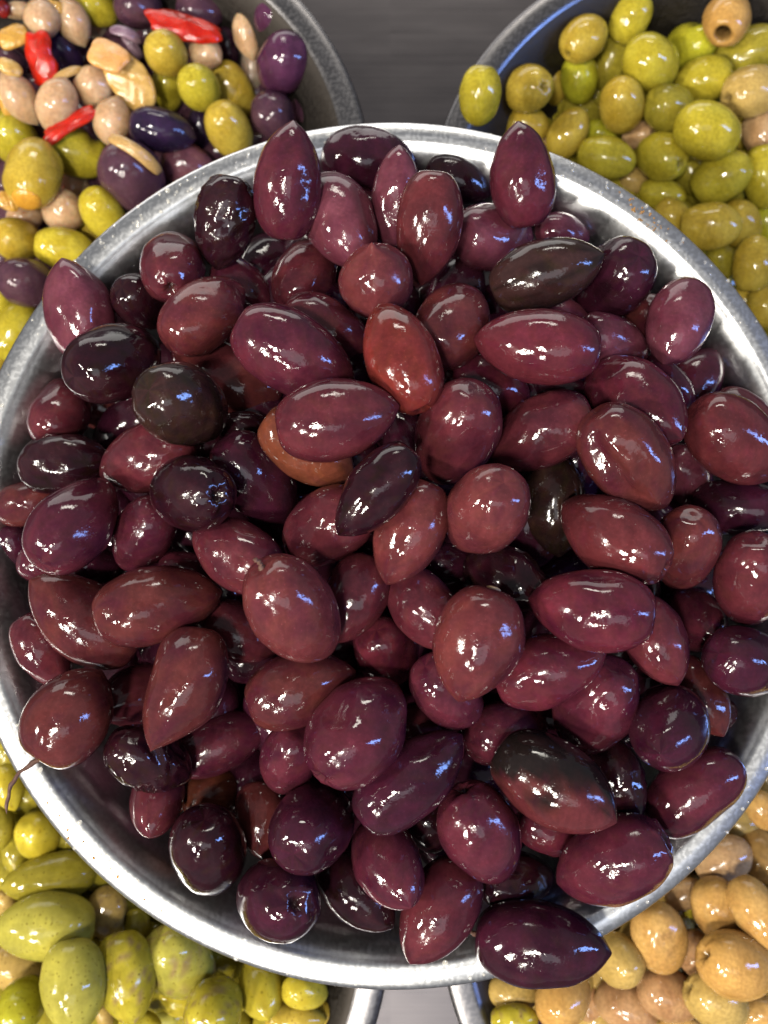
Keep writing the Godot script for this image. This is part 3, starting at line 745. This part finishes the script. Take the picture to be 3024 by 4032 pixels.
func setup_pitted() -> void:
	olive("pitted", "yellow-green olive sitting alone at the very edge of its bowl", 29.4, -40.8, -150.6, 96, -30, 19.4, 14.0, "yellowgreen")
	olive("pitted", "mustard olive slanting, at two o'clock from the small shaded olive", 55.3, -74.4, -191.0, -51, -11, 19.8, 15.5, "mustard", {"pit": 1})
	olive("pitted", "mustard olive slanting, at ten o'clock from the big round green olive", 70.4, -67.4, -188.1, -48, -6, 19.6, 15.3, "mustard", {"pit": 1})
	olive("pitted", "half-covered mustard olive lying level, at eleven o'clock from the olive with the hole below", 67.2, -86.4, -205.9, 23, 31, 9.7, 7.6, "mustard")
	olive("pitted", "lime green olive lying level, at eleven o'clock from the big round green olive", 78.7, -76.8, -205.0, -6, -24, 14.8, 11.5, "lime")
	olive("pitted", "yellow-green olive with its tip up, at ten o'clock from the cleft lime olive", 88.7, -70.8, -198.3, -60, 35, 19.0, 14.4, "yellowgreen")
	olive("pitted", "olive green olive slanting, at eleven o'clock from the cleft lime olive", 111.0, -85.9, -208.3, -14, 25, 22.0, 16.5, "olive")
	olive("pitted", "golden tan pitted olive with its round hole facing up", 121.7, -63.7, -193.2, -68, -25, 21.8, 17.0, "goldtan", {"hole": 1})
	olive("pitted", "lime green olive with a cleft in its skin", 114.2, -80.7, -193.8, 27, 53, 21.8, 17.0, "lime", {"notch": 1})
	olive("pitted", "lime green olive slanting, at three o'clock from the golden pitted olive", 142.0, -87.2, -208.3, 25, -29, 14.1, 11.0, "lime")
	olive("pitted", "olive green olive lying level, at five o'clock from the golden pitted olive", 134.4, -76.0, -187.6, -8, 26, 27.0, 18.6, "olive")
	olive("pitted", "mustard olive seen end-on, at five o'clock from the small shaded olive", 49.6, -69.2, -169.4, -143, -54, 21.4, 16.8, "mustard", {"pit": 1})
	olive("pitted", "half-covered mustard olive with its tip down, at three o'clock from the small shaded olive", 62.2, -87.2, -183.5, 79, -29, 18.9, 13.9, "mustard")
	olive("pitted", "lime green olive, at ten o'clock from the olive with the hole below", 71.1, -80.2, -179.8, 84, -30, 18.3, 14.2, "lime")
	olive("pitted", "olive green olive with its tip down, at nine o'clock from the big round green olive", 84.5, -86.3, -190.2, 108, -33, 21.9, 14.7, "olive")
	olive("pitted", "mustard olive lying level, at nine o'clock from the cleft lime olive", 93.0, -86.5, -201.4, -2, 16, 14.5, 10.6, "mustard")
	olive("pitted", "big round yellow-green olive, smooth, in the middle of the pitted green olives", 95.5, -70.3, -179.8, -7, -53, 25.5, 19.9, "yellowgreen")
	olive("pitted", "yellow-green olive lying level, at five o'clock from the cleft lime olive", 116.5, -76.2, -177.0, 175, -22, 21.9, 16.7, "yellowgreen", {"pit": 1})
	olive("pitted", "khaki olive lying level, at two o'clock from the largest pale green olive", 131.5, -68.6, -168.4, -22, -15, 23.2, 18.2, "olivetan", {"pit": 1})
	olive("pitted", "mustard olive with a dark hole at its lower end", 84.9, -72.5, -165.3, -125, 62, 21.8, 17.0, "mustard", {"hole": 1})
	olive("pitted", "olive green olive seen end-on, at ten o'clock from the largest pale green olive", 102.7, -73.2, -163.6, 2, -40, 22.2, 17.3, "olive")
	olive("pitted", "largest pale green olive among the pitted ones, lying crosswise", 112.7, -62.8, -149.9, 3, -22, 25.4, 19.9, "yellowgreen")
	olive("pitted", "mustard olive slanting, at three o'clock from the largest pale green olive", 133.9, -90.4, -166.5, 11, -31, 21.1, 16.5, "mustard")
	olive("pitted", "pinkish tan olive, at three o'clock from the green olive with the small pit", 139.8, -80.3, -157.6, 61, -15, 19.7, 15.6, "pinktan")
	olive("pitted", "mustard olive, at five o'clock from the lone olive at the bowl's edge", 41.4, -87.8, -167.8, 79, -27, 15.1, 11.7, "mustard")
	olive("pitted", "mustard olive lying level, at four o'clock from the lone olive at the bowl's edge", 50.8, -81.1, -161.9, 12, 2, 17.9, 14.0, "mustard")
	olive("pitted", "half-covered olive green olive lying level, at nine o'clock from the olive with the hole below", 63.4, -97.4, -175.1, -10, -18, 12.7, 9.9, "olive")
	olive("pitted", "mustard olive with its tip up, at eight o'clock from the olive with the hole below", 65.7, -76.7, -156.2, -56, 29, 19.5, 13.8, "mustard")
	olive("pitted", "half-covered olive green olive lying level, at eight o'clock from the big round green olive", 74.0, -91.1, -173.3, 14, 4, 16.1, 10.6, "olive")
	olive("pitted", "half-covered lime green olive lying level, at seven o'clock from the olive with the hole below", 79.5, -85.1, -160.6, 23, 0, 12.9, 10.0, "lime")
	olive("pitted", "pinkish tan olive lying level, at ten o'clock from the green olive with the small pit", 93.7, -84.0, -159.4, -162, -46, 13.2, 10.3, "pinktan", {"pit": 1})
	olive("pitted", "yellow-green olive lying level, at nine o'clock from the green olive with the small pit", 79.1, -74.4, -145.9, 14, 6, 22.1, 14.9, "yellowgreen")
	olive("pitted", "yellow-green olive showing a small pit, above the steel rim", 99.5, -75.3, -146.7, -126, -42, 22.2, 17.3, "yellowgreen", {"pit": 1})
	olive("pitted", "half-covered olive green olive, at four o'clock from the green olive with the small pit", 114.6, -87.8, -146.2, 60, -14, 17.9, 13.7, "olive")
	olive("pitted", "yellow-green olive slanting, at five o'clock from the largest pale green olive", 121.4, -75.8, -139.0, -28, 28, 22.9, 18.1, "yellowgreen")
	olive("pitted", "yellow-green olive with its tip down, at four o'clock from the largest pale green olive", 138.0, -77.9, -140.1, 80, -22, 23.5, 15.4, "yellowgreen")
	olive("pitted", "khaki olive lying level, at eight o'clock from the green olive with the small pit", 92.4, -87.5, -143.0, 11, -20, 13.0, 10.1, "olivetan")
	olive("pitted", "pinkish tan olive second out at eight o'clock from the olive with the hole below", 62.3, -87.1, -156.6, 59, -19, 12.1, 9.2, "pinktan")
	olive("pitted", "yellow-green olive lying level, at six o'clock from the green olive with the small pit", 101.8, -83.2, -135.7, 16, 9, 18.0, 11.5, "yellowgreen")
	olive("pitted", "mustard olive slanting, at nine o'clock from the olive with the wide dark hole", 104.2, -79.1, -125.2, 42, -4, 15.4, 12.1, "mustard")
	olive("pitted", "mustard olive with a wide dark hole in its end", 114.4, -69.3, -117.3, 7, 16, 22.0, 16.9, "mustard", {"hole": 1})
	olive("pitted", "mustard olive, at three o'clock from the olive with the wide dark hole", 130.0, -81.6, -123.0, 39, -43, 19.8, 15.4, "mustard")
	olive("pitted", "upright mustard olive with a pitted hole at its bottom, by the rim", 129.8, -70.7, -103.8, -85, 23, 20.5, 14.3, "mustard", {"hole": 1})
	olive("pitted", "olive green olive with its tip down, at nine o'clock from the upright holed olive", 121.9, -80.4, -108.3, 39, -43, 14.5, 11.3, "olive")
	olive("pitted", "lime green olive with its tip down, at one o'clock from the upright holed olive", 142.6, -89.4, -127.5, 80, -20, 15.8, 11.6, "lime")
	olive("pitted", "mustard olive with its tip down, at six o'clock from the upright holed olive", 131.9, -86.0, -95.3, 62, -7, 12.2, 8.2, "mustard")
	olive("pitted", "mustard olive, at five o'clock from the olive with the wide dark hole", 136.3, -78.8, -90.9, 80, -15, 16.0, 12.8, "mustard")
	olive("pitted", "small khaki-yellow olive in shadow behind the lone olive", 46.0, -87.6, -188.2, 3, 6, 9.3, 6.3, "mustard")
	olive("pitted", "olive green olive slanting, at two o'clock from the golden pitted olive", 141.4, -77.3, -208.6, 35, -3, 14.9, 10.7, "olive")
	olive("pitted", "half-covered khaki olive lying level, at twelve o'clock from the big round green olive", 103.5, -91.0, -216.8, 8, 11, 12.0, 8.6, "olivetan")

func setup_large_green() -> void:
	olive("large", "lemon yellow olive with its tip down, at eleven o'clock from the long slanting green olive", -117.9, -70.5, 95.4, 83, -43, 20.0, 13.8, "lemon")
	olive("large", "half-covered olive green olive, at ten o'clock from the long slanting green olive", -126.6, -75.7, 101.3, 80, 9, 16.4, 10.9, "olive")
	olive("large", "lemon yellow olive with its tip down, at eleven o'clock from the biggest level green olive", -126.2, -62.8, 77.6, 71, 1, 15.9, 10.6, "lemon")
	olive("large", "olive green olive with its tip down, at eleven o'clock from the tall pale green olive", -129.4, -67.6, 91.2, 81, 7, 14.2, 8.5, "olive")
	olive("large", "long olive-green olive slanting under the steel rim", -112.4, -67.7, 107.6, 172, 20, 30.1, 15.7, "olive")
	olive("large", "biggest pale green olive, lying level with a pointed end", -110.4, -58.6, 119.8, -177, 17, 31.9, 20.3, "palegreen")
	olive("large", "khaki olive with its tip down, at three o'clock from the biggest level green olive", -94.3, -71.5, 120.1, 95, -20, 19.6, 13.5, "olivetan", {"speck": 1})
	olive("large", "khaki olive with its tip down, at ten o'clock from the biggest level green olive", -126.9, -68.0, 115.7, 99, -31, 10.8, 7.4, "olivetan")
	olive("large", "khaki olive lying level, at twelve o'clock from the lime olive with the pit", -122.0, -71.1, 136.4, 20, -12, 22.6, 15.2, "olivetan")
	olive("large", "tall pale green olive standing upright in the corner bowl", -97.3, -47.2, 134.2, 80, 16, 27.6, 19.4, "palegreen")
	olive("large", "lime green olive with a stem pit near its top", -116.2, -56.4, 142.9, -82, -61, 21.0, 14.5, "lime", {"pit": 1})
	olive("large", "yellow-green olive with its tip down, at three o'clock from the tall pale green olive", -83.7, -56.2, 134.7, 75, 14, 28.1, 18.2, "yellowgreen", {"speck": 1})
	olive("large", "pale green olive with brown specks tucked against the rim", -68.6, -67.0, 134.1, 60, -31, 29.4, 20.3, "palegreen", {"speck": 1})
	olive("large", "lemon yellow olive slanting, at six o'clock from the specked pale olive", -70.7, -74.8, 148.3, 32, 1, 15.0, 10.0, "lemon")
	olive("large", "yellow-green olive with its tip up, at five o'clock from the specked pale olive", -55.5, -55.7, 143.7, -50, -74, 25.5, 17.6, "yellowgreen", {"speck": 1})
	olive("large", "bright lemon yellow olive pointing downward by the rim", -42.3, -65.2, 141.8, 63, 53, 21.6, 14.9, "lemon")
	olive("large", "lemon yellow olive lying level, at three o'clock from the bright yellow olive", -27.6, -62.8, 141.3, 15, -27, 16.0, 11.0, "lemon")
	olive("large", "half-covered olive green olive with its tip down, at ten o'clock from the specked pale olive", -84.1, -71.2, 124.2, 80, 14, 12.8, 8.5, "olive")
	olive("large", "half-covered olive green olive with its tip down, at three o'clock from the specked pale olive", -58.8, -77.1, 139.9, 60, 11, 9.4, 5.8, "olive")
	olive("large", "yellow-green olive lying level, at seven o'clock from the specked pale olive", -80.8, -64.0, 151.4, 4, -12, 13.8, 8.3, "yellowgreen")
	olive("large", "half-covered khaki olive with its tip down, at five o'clock from the tall pale green olive", -93.7, -71.2, 152.3, 70, -13, 8.2, 5.6, "olivetan")
	olive("large", "half-covered pale green olive lying level, at four o'clock from the tall pale green olive", -74.4, -77.2, 154.8, 4, -10, 14.3, 8.6, "palegreen")
	olive("large", "mustard olive lying level, at four o'clock from the bright yellow olive", -31.3, -66.4, 151.1, 2, -4, 20.1, 10.4, "mustard")
	olive("large", "half-covered yellow-green olive slanting, at one o'clock from the tall pale green olive", -99.0, -68.8, 129.1, 33, -4, 9.9, 6.3, "yellowgreen")
	olive("large", "mustard olive lying level, at four o'clock from the specked pale olive", -20.7, -72.0, 151.9, 20, 4, 11.3, 7.8, "mustard")
	olive("large", "half-covered olive green olive lying level, at eight o'clock from the specked pale olive", -89.9, -73.6, 148.2, 28, -53, 8.2, 5.7, "olive")

func setup_brown() -> void:
	olive("brown", "caramel olive with its tip down, at one o'clock from the pinkish olive by the rim", 121.0, -61.0, 84.7, 54, -10, 13.9, 10.5, "caramel")
	olive("brown", "pinkish tan olive against the outside of the steel rim", 109.8, -68.9, 102.1, -29, 10, 20.1, 15.5, "pinktan")
	olive("brown", "caramel olive with its tip down, at three o'clock from the pinkish olive by the rim", 124.3, -73.3, 101.9, 66, 44, 19.7, 14.9, "caramel")
	olive("brown", "pinkish tan olive lying level, at one o'clock from the caramel olive with the ring scar", 97.3, -70.7, 113.2, -24, 9, 14.1, 10.1, "pinktan")
	olive("brown", "caramel olive with its tip down, at nine o'clock from the long caramel olive", 105.5, -61.0, 116.0, 65, -4, 22.3, 16.9, "caramel")
	olive("brown", "long caramel olive at the edge of the picture, tilted", 113.4, -50.2, 113.7, 65, 22, 23.9, 14.2, "caramel")
	olive("brown", "caramel olive with a ring-shaped scar", 85.0, -58.0, 123.5, 74, -12, 23.1, 17.5, "caramel", {"ring": 1})
	olive("brown", "rosy tan olive, at ten o'clock from the large golden olive with the pit", 98.8, -66.9, 131.1, 80, 20, 15.8, 11.9, "rosetan")
	olive("brown", "large golden tan olive with its stem pit facing up", 105.9, -48.8, 128.9, 24, -22, 26.7, 20.2, "goldtan", {"pit": 1})
	olive("brown", "khaki olive seen end-on, at eight o'clock from the caramel olive with the ring scar", 72.1, -60.0, 130.7, 19, 73, 21.1, 16.0, "olivetan")
	olive("brown", "half-covered khaki olive with its tip down, at ten o'clock from the rosy pointed olive", 83.7, -74.0, 139.0, 80, 20, 8.7, 6.7, "olivetan")
	olive("brown", "khaki olive lying level, at nine o'clock from the mustard olive outside the near rim", 39.2, -66.4, 143.2, 7, 10, 16.7, 11.1, "olivetan")
	olive("brown", "golden tan olive just outside the near rim, below the very dark olive", 54.4, -60.0, 141.9, -47, -42, 21.9, 16.6, "goldtan")
	olive("brown", "rosy tan olive, at three o'clock from the mustard olive outside the near rim", 66.8, -81.0, 150.9, 79, 21, 15.0, 10.9, "rosetan")
	olive("brown", "rosy tan olive slanting, at nine o'clock from the rosy pointed olive", 77.0, -72.1, 149.2, 26, 20, 21.3, 16.0, "rosetan")
	olive("brown", "rosy tan pointed olive among the brown ones", 89.6, -65.5, 143.4, 26, -9, 21.6, 16.3, "rosetan")
	olive("brown", "khaki olive slanting, at seven o'clock from the large golden olive with the pit", 102.2, -56.9, 142.0, 27, -12, 22.0, 16.7, "olivetan", {"pit": 1})
	olive("brown", "caramel olive lying level, at five o'clock from the large golden olive with the pit", 117.2, -62.8, 147.6, -7, 18, 14.9, 10.3, "caramel")
	olive("brown", "yellow-green olive lying level, at eight o'clock from the mustard olive outside the near rim", 38.7, -59.6, 148.6, -2, 6, 15.4, 9.6, "yellowgreen", {"speck": 1})
	olive("brown", "half-covered yellow-green olive, at seven o'clock from the pinkish olive by the rim", 100.6, -75.8, 117.6, 80, 17, 10.2, 7.5, "yellowgreen")
	olive("brown", "caramel olive lying level, at five o'clock from the rosy pointed olive", 93.4, -68.9, 154.1, -5, 14, 13.8, 7.2, "caramel")
	olive("brown", "half-covered dark violet olive, at seven o'clock from the mustard olive outside the near rim", 50.5, -67.0, 152.6, 58, 22, 9.8, 7.2, "darkviolet")
	olive("brown", "half-covered rosy tan olive lying level, at seven o'clock from the rosy pointed olive", 83.3, -76.1, 157.7, -5, 12, 13.4, 7.4, "rosetan")

func setup_pieces() -> void:
	slice("red_pepper_piece", "upright piece of red pepper beside the indigo olive", "pepper", -127.8, -67.4, -180.1, 77, -26, 10, 18.7, 11.6, 2.2, 0.9, 0.3, "pepper", 3.2, 0.0)
	slice("red_pepper_piece", "folded red pepper piece at the top of the mixed antipasti", "pepper", -75.2, -63.8, -191.9, 9, -12, -15, 27.7, 13.3, 2.4, 1.1, 0.2, "pepper", 3.0, 0.0)
	slice("red_pepper_piece", "thin red pepper strip between the pearl onions", "pepper", -116.0, -67.4, -155.2, -32, 0, 0, 22.3, 6.5, 2.2, 0.6, 0.2, "pepper", 4.0, 0.0)
	slice("red_pepper_piece", "dark red pepper scrap at the picture corner", "pepper", -146.8, -77.0, -206.6, 28, -35, 0, 6.9, 6.0, 2.0, 0.4, 0.2, "darkpepper", 3.0, 0.0)
	slice("garlic_slice", "pale orange slice standing on the crinkled one", "pickle slice", -100.7, -60.2, -176.9, 23, -8, -10, 14.4, 11.8, 3.0, 0.15, 0.15, "peach", 3.4, 0.0)
	slice("vegetable_slice", "crinkled yellowish slice under the pale orange one", "pickle slice", -95.1, -68.6, -172.2, 53, -24, 8, 22.3, 14.7, 2.6, 0.2, 0.2, "tanslice", 2.4, 0.2)
	slice("pepper_strip", "golden pepper piece near the picture's top corner", "pepper", -137.7, -66.2, -188.3, -27, -4, 0, 11.6, 8.9, 2.4, 0.5, 0.3, "gold", 2.8, 0.15)
	slice("pepper_strip", "mustard pepper strip below the golden piece", "pepper", -137.1, -63.8, -174.6, 14, -28, 0, 9.2, 5.7, 2.2, 0.5, 0.4, "tanslice", 2.8, 0.0)
	slice("pepper_strip", "narrow tan strip below the indigo olive", "pepper", -117.6, -65.0, -172.7, -30, -0, 0, 14.6, 3.5, 1.8, 0.4, 0.7, "tanstrip", 3.0, 0.0)
	slice("pepper_strip", "golden strip at the picture edge beside a pearl onion", "pepper", -141.0, -68.6, -166.1, 73, -34, 0, 14.2, 5.3, 2.2, 0.5, 0.3, "gold", 3.0, 0.0)
	slice("red_onion_slice", "curved greyish slice of red onion above the crinkled slice", "onion", -96.0, -65.0, -188.8, 12, -22, 0, 12.9, 4.0, 1.6, 0.6, 0.9, "onionskin", 3.0, 0.0)
	slice("red_onion_slice", "second greyish onion slice, just below the curved one", "onion", -96.7, -77.0, -191.1, 48, -33, 0, 11.5, 3.7, 1.6, 0.6, 0.8, "onionskin", 3.0, 0.0)
	slice("pepper_strip", "golden scrap among the topmost pearl onions", "pepper", -123.9, -67.4, -200.6, 4, -22, 0, 8.5, 4.5, 2.2, 0.4, 0.3, "gold", 2.6, 0.2)
	slice("onion_strip", "pale curved onion strip over the big mauve olive", "onion", -88.4, -56.6, -138.9, 29, -26, 0, 24.3, 4.6, 1.6, 0.5, 1.0, "tanstrip", 3.0, 0.0)
	slice("pepper_strip", "small golden scrap below the stuffed olive", "pepper", -136.4, -66.2, -125.3, 22, -28, 0, 8.5, 6.4, 2.2, 0.4, 0.3, "gold", 2.6, 0.2)


# A soft slice: a bent sheet with rounded outline, ruffled a little. Sizes in millimetres.
func slice(called: String, label: String, category: String, x: float, y: float, z: float, yaw: float, pitch: float, roll: float, l: float, w: float, th: float, curl: float, arch: float, colour: String, square := 2.6, ruffle := 0.0) -> void:
	serial += 1
	var v := PackedVector3Array()
	var idx := PackedInt32Array()
	var col := PackedColorArray()
	var pair: Array = colours[colour]
	var c1 := lin(pair[0])
	var c2 := lin(pair[1])
	var off := Vector3(serial * 2.1, serial * 0.7, 3.0)
	var rings := 9
	var seg := 36
	for side in 2:
		for i in rings + 1:
			var q := sin(float(i) / rings * PI * 0.5)
			for k in seg:
				var a := TAU * k / seg
				var ca := cos(a)
				var sa := sin(a)
				var rad := pow(pow(absf(ca), square) + pow(absf(sa), square), -1.0 / square)
				rad *= 1.0 + (0.26 if colour == "pepper" else 0.1) * lump.get_noise_3dv(Vector3(ca, sa, 0) * 0.9 + off)
				var px := ca * rad * q
				var py := sa * rad * q
				var t := th * 0.5 * sqrt(maxf(0.0, 1.0 - pow(q, 6.0))) + 0.02
				var zz := (t if side == 0 else -t)
				zz += ((0.5 if colour == "pepper" else 0.14) * lump.get_noise_3dv(Vector3(px, py, 0) * 1.6 + off) + ruffle * sin(px * 13.0) * sin(py * 11.0)) * th * 0.6
				var X := px * l * 0.5
				var Y := py * w * 0.5
				# bend across the width, then along the length
				if curl != 0.0:
					var R := w * 0.5 / curl
					var ang := Y / R
					Y = sin(ang) * (R + zz)
					zz = cos(ang) * (R + zz) - R
				if arch != 0.0:
					var R2 := l * 0.5 / arch
					var an := X / R2
					X = sin(an) * (R2 + zz)
					zz = cos(an) * (R2 + zz) - R2
				v.append(Vector3(X, Y, zz) * 0.001)
				col.append(c1.lerp(c2, clampf(0.5 + 0.9 * lump.get_noise_3dv(Vector3(px, py, side) * 1.3 - off), 0, 1)))
	var per := (rings + 1) * seg
	for side in 2:
		for i in rings:
			for k in seg:
				var a := side * per + i * seg + k
				var b := side * per + i * seg + (k + 1) % seg
				if side == 0:
					idx.append_array(PackedInt32Array([a, b, a + seg, b, b + seg, a + seg]))
				else:
					idx.append_array(PackedInt32Array([a, a + seg, b, b, a + seg, b + seg]))
	for k in seg:
		var a := rings * seg + k
		var b := rings * seg + (k + 1) % seg
		idx.append_array(PackedInt32Array([a, b, a + per, b, b + per, a + per]))
	var m := MeshInstance3D.new()
	m.name = numbered(called)
	m.mesh = build_mesh(v, idx, col)
	m.material_override = mats["piece_skin"]
	add_child(m, true)
	place(m, Vector3(x, y, z) * 0.001, deg_to_rad(yaw), deg_to_rad(pitch))
	m.rotate_object_local(Vector3.RIGHT, deg_to_rad(roll))
	tag(m, label, category, "")

# ------------------------------------------------------------------ what lies deeper in the bowls
func deep_pile(called: String, label: String, at: Vector3, radius: float, l: float, w: float, colour: String, mat: String, layers: Array) -> void:
	var spots: Array[Transform3D] = []
	for lay in layers:
		var y: float = lay[0]
		var rr: float = lay[1]
		var step := (l + w) * 0.42
		var gx := int(ceil(rr / step))
		for i in range(-gx, gx + 1):
			for j in range(-gx, gx + 1):
				var p := Vector2(i + 0.5 * (j & 1), j * 0.88) * step + Vector2(rng.randf_range(-1, 1), rng.randf_range(-1, 1)) * step * 0.18
				if p.length() > rr:
					continue
				var drop: float = lay[2] * pow(p.length() / radius, 2.0)
				var bs := Basis(Vector3.UP, rng.randf() * TAU) * Basis(Vector3.FORWARD, rng.randf_range(-0.5, 0.5))
				spots.append(Transform3D(bs, at + Vector3(p.x, y - drop + rng.randf_range(-0.002, 0.002), p.y)))
	var mm := MultiMesh.new()
	mm.transform_format = MultiMesh.TRANSFORM_3D
	mm.mesh = olive_mesh(l, w, colour, {}, 2.0, 18, 14)
	mm.instance_count = spots.size()
	for i in spots.size():
		mm.set_instance_transform(i, spots[i])
	var mi := MultiMeshInstance3D.new()
	mi.name = called
	mi.multimesh = mm
	mi.material_override = mats[mat]
	add_child(mi)
	mi.set_meta("kind", "stuff")
	mi.set_meta("label", label)
	mi.set_meta("category", "olives")

func setup_deep() -> void:
	deep_pile("deep_dark_olives", "dark olives deeper in the heap, glimpsed through the gaps", Vector3(0, 0, 0), 0.118, 0.027, 0.017, "darkplum", "dark_skin", [[0.011, 0.088, 0.044], [-0.008, 0.083, 0.03], [-0.025, 0.074, 0.015]])
	deep_pile("deep_antipasti_olives", "olives deeper in the mixed antipasti", Vector3(-0.1118, -0.094, -0.1314), 0.105, 0.02, 0.015, "mauve", "dark_skin", [[0.0, 0.09, 0.006], [-0.012, 0.078, 0.004]])
	deep_pile("deep_pitted_olives", "green olives deeper among the pitted ones", Vector3(0.1178, -0.094, -0.1179), 0.105, 0.02, 0.015, "olive", "green_skin", [[0.0, 0.09, 0.006], [-0.012, 0.078, 0.004]])
	deep_pile("deep_large_olives", "green olives deeper among the large ones", Vector3(-0.1051, -0.080, 0.1205), 0.105, 0.02, 0.015, "olive", "green_skin", [[0.0, 0.09, 0.006], [-0.012, 0.078, 0.004]])
	deep_pile("deep_brown_olives", "brown olives deeper in their bowl", Vector3(0.1198, -0.080, 0.1155), 0.105, 0.02, 0.015, "olivetan", "green_skin", [[0.0, 0.09, 0.006], [-0.012, 0.078, 0.004]])

func rim_spot(a: float, r: float) -> Vector3:
	return Vector3(cos(a) * r, 0.0002, sin(a) * r)

func setup_small() -> void:
	# brine droplets and dried residue on the rim
	var st := SurfaceTool.new()
	st.begin(Mesh.PRIMITIVE_TRIANGLES)
	var dome := SphereMesh.new()
	dome.radius = 1.0
	dome.height = 1.0
	dome.radial_segments = 12
	dome.rings = 6
	for i in 280:
		var a := rng.randf() * TAU
		var p := rim_spot(a, rng.randf_range(0.1132, 0.1188))
		var s := rng.randf_range(0.00018, 0.00055) * (1.0 if rng.randf() < 0.85 else 1.6)
		st.append_from(dome, 0, Transform3D(Basis.from_scale(Vector3(s, s * 0.7, s * rng.randf_range(0.8, 1.3))).rotated(Vector3.UP, a), p))
	var m := MeshInstance3D.new()
	m.name = "brine_droplets"
	m.mesh = st.commit()
	m.material_override = mats["droplet"]
	add_child(m)
	m.set_meta("kind", "stuff")
	m.set_meta("label", "tiny brine droplets scattered over the steel rim")
	m.set_meta("category", "droplets")
	var st2 := SurfaceTool.new()
	st2.begin(Mesh.PRIMITIVE_TRIANGLES)
	for i in 70:
		var q := rng.randf()
		var a := deg_to_rad(-52.0) + rng.randfn(0, 0.045)
		var r := 0.1165 + rng.randfn(0, 0.0022)
		if q > 0.72:
			a = deg_to_rad(133.0) + rng.randfn(0, 0.12)
			r = 0.1165 + rng.randfn(0, 0.0014)
		if r > 0.1186 or r < 0.1128:
			continue
		var s := rng.randf_range(0.00012, 0.00042)
		st2.append_from(dome, 0, Transform3D(Basis.from_scale(Vector3(s * rng.randf_range(0.7, 1.8), 0.00012, s)).rotated(Vector3.UP, rng.randf() * TAU), rim_spot(a, r)))
	var m2 := MeshInstance3D.new()
	m2.name = "dried_residue"
	m2.mesh = st2.commit()
	m2.material_override = mats["residue"]
	add_child(m2)
	m2.set_meta("kind", "stuff")
	m2.set_meta("label", "orange-brown specks of dried residue on the steel rim")
	m2.set_meta("category", "residue")
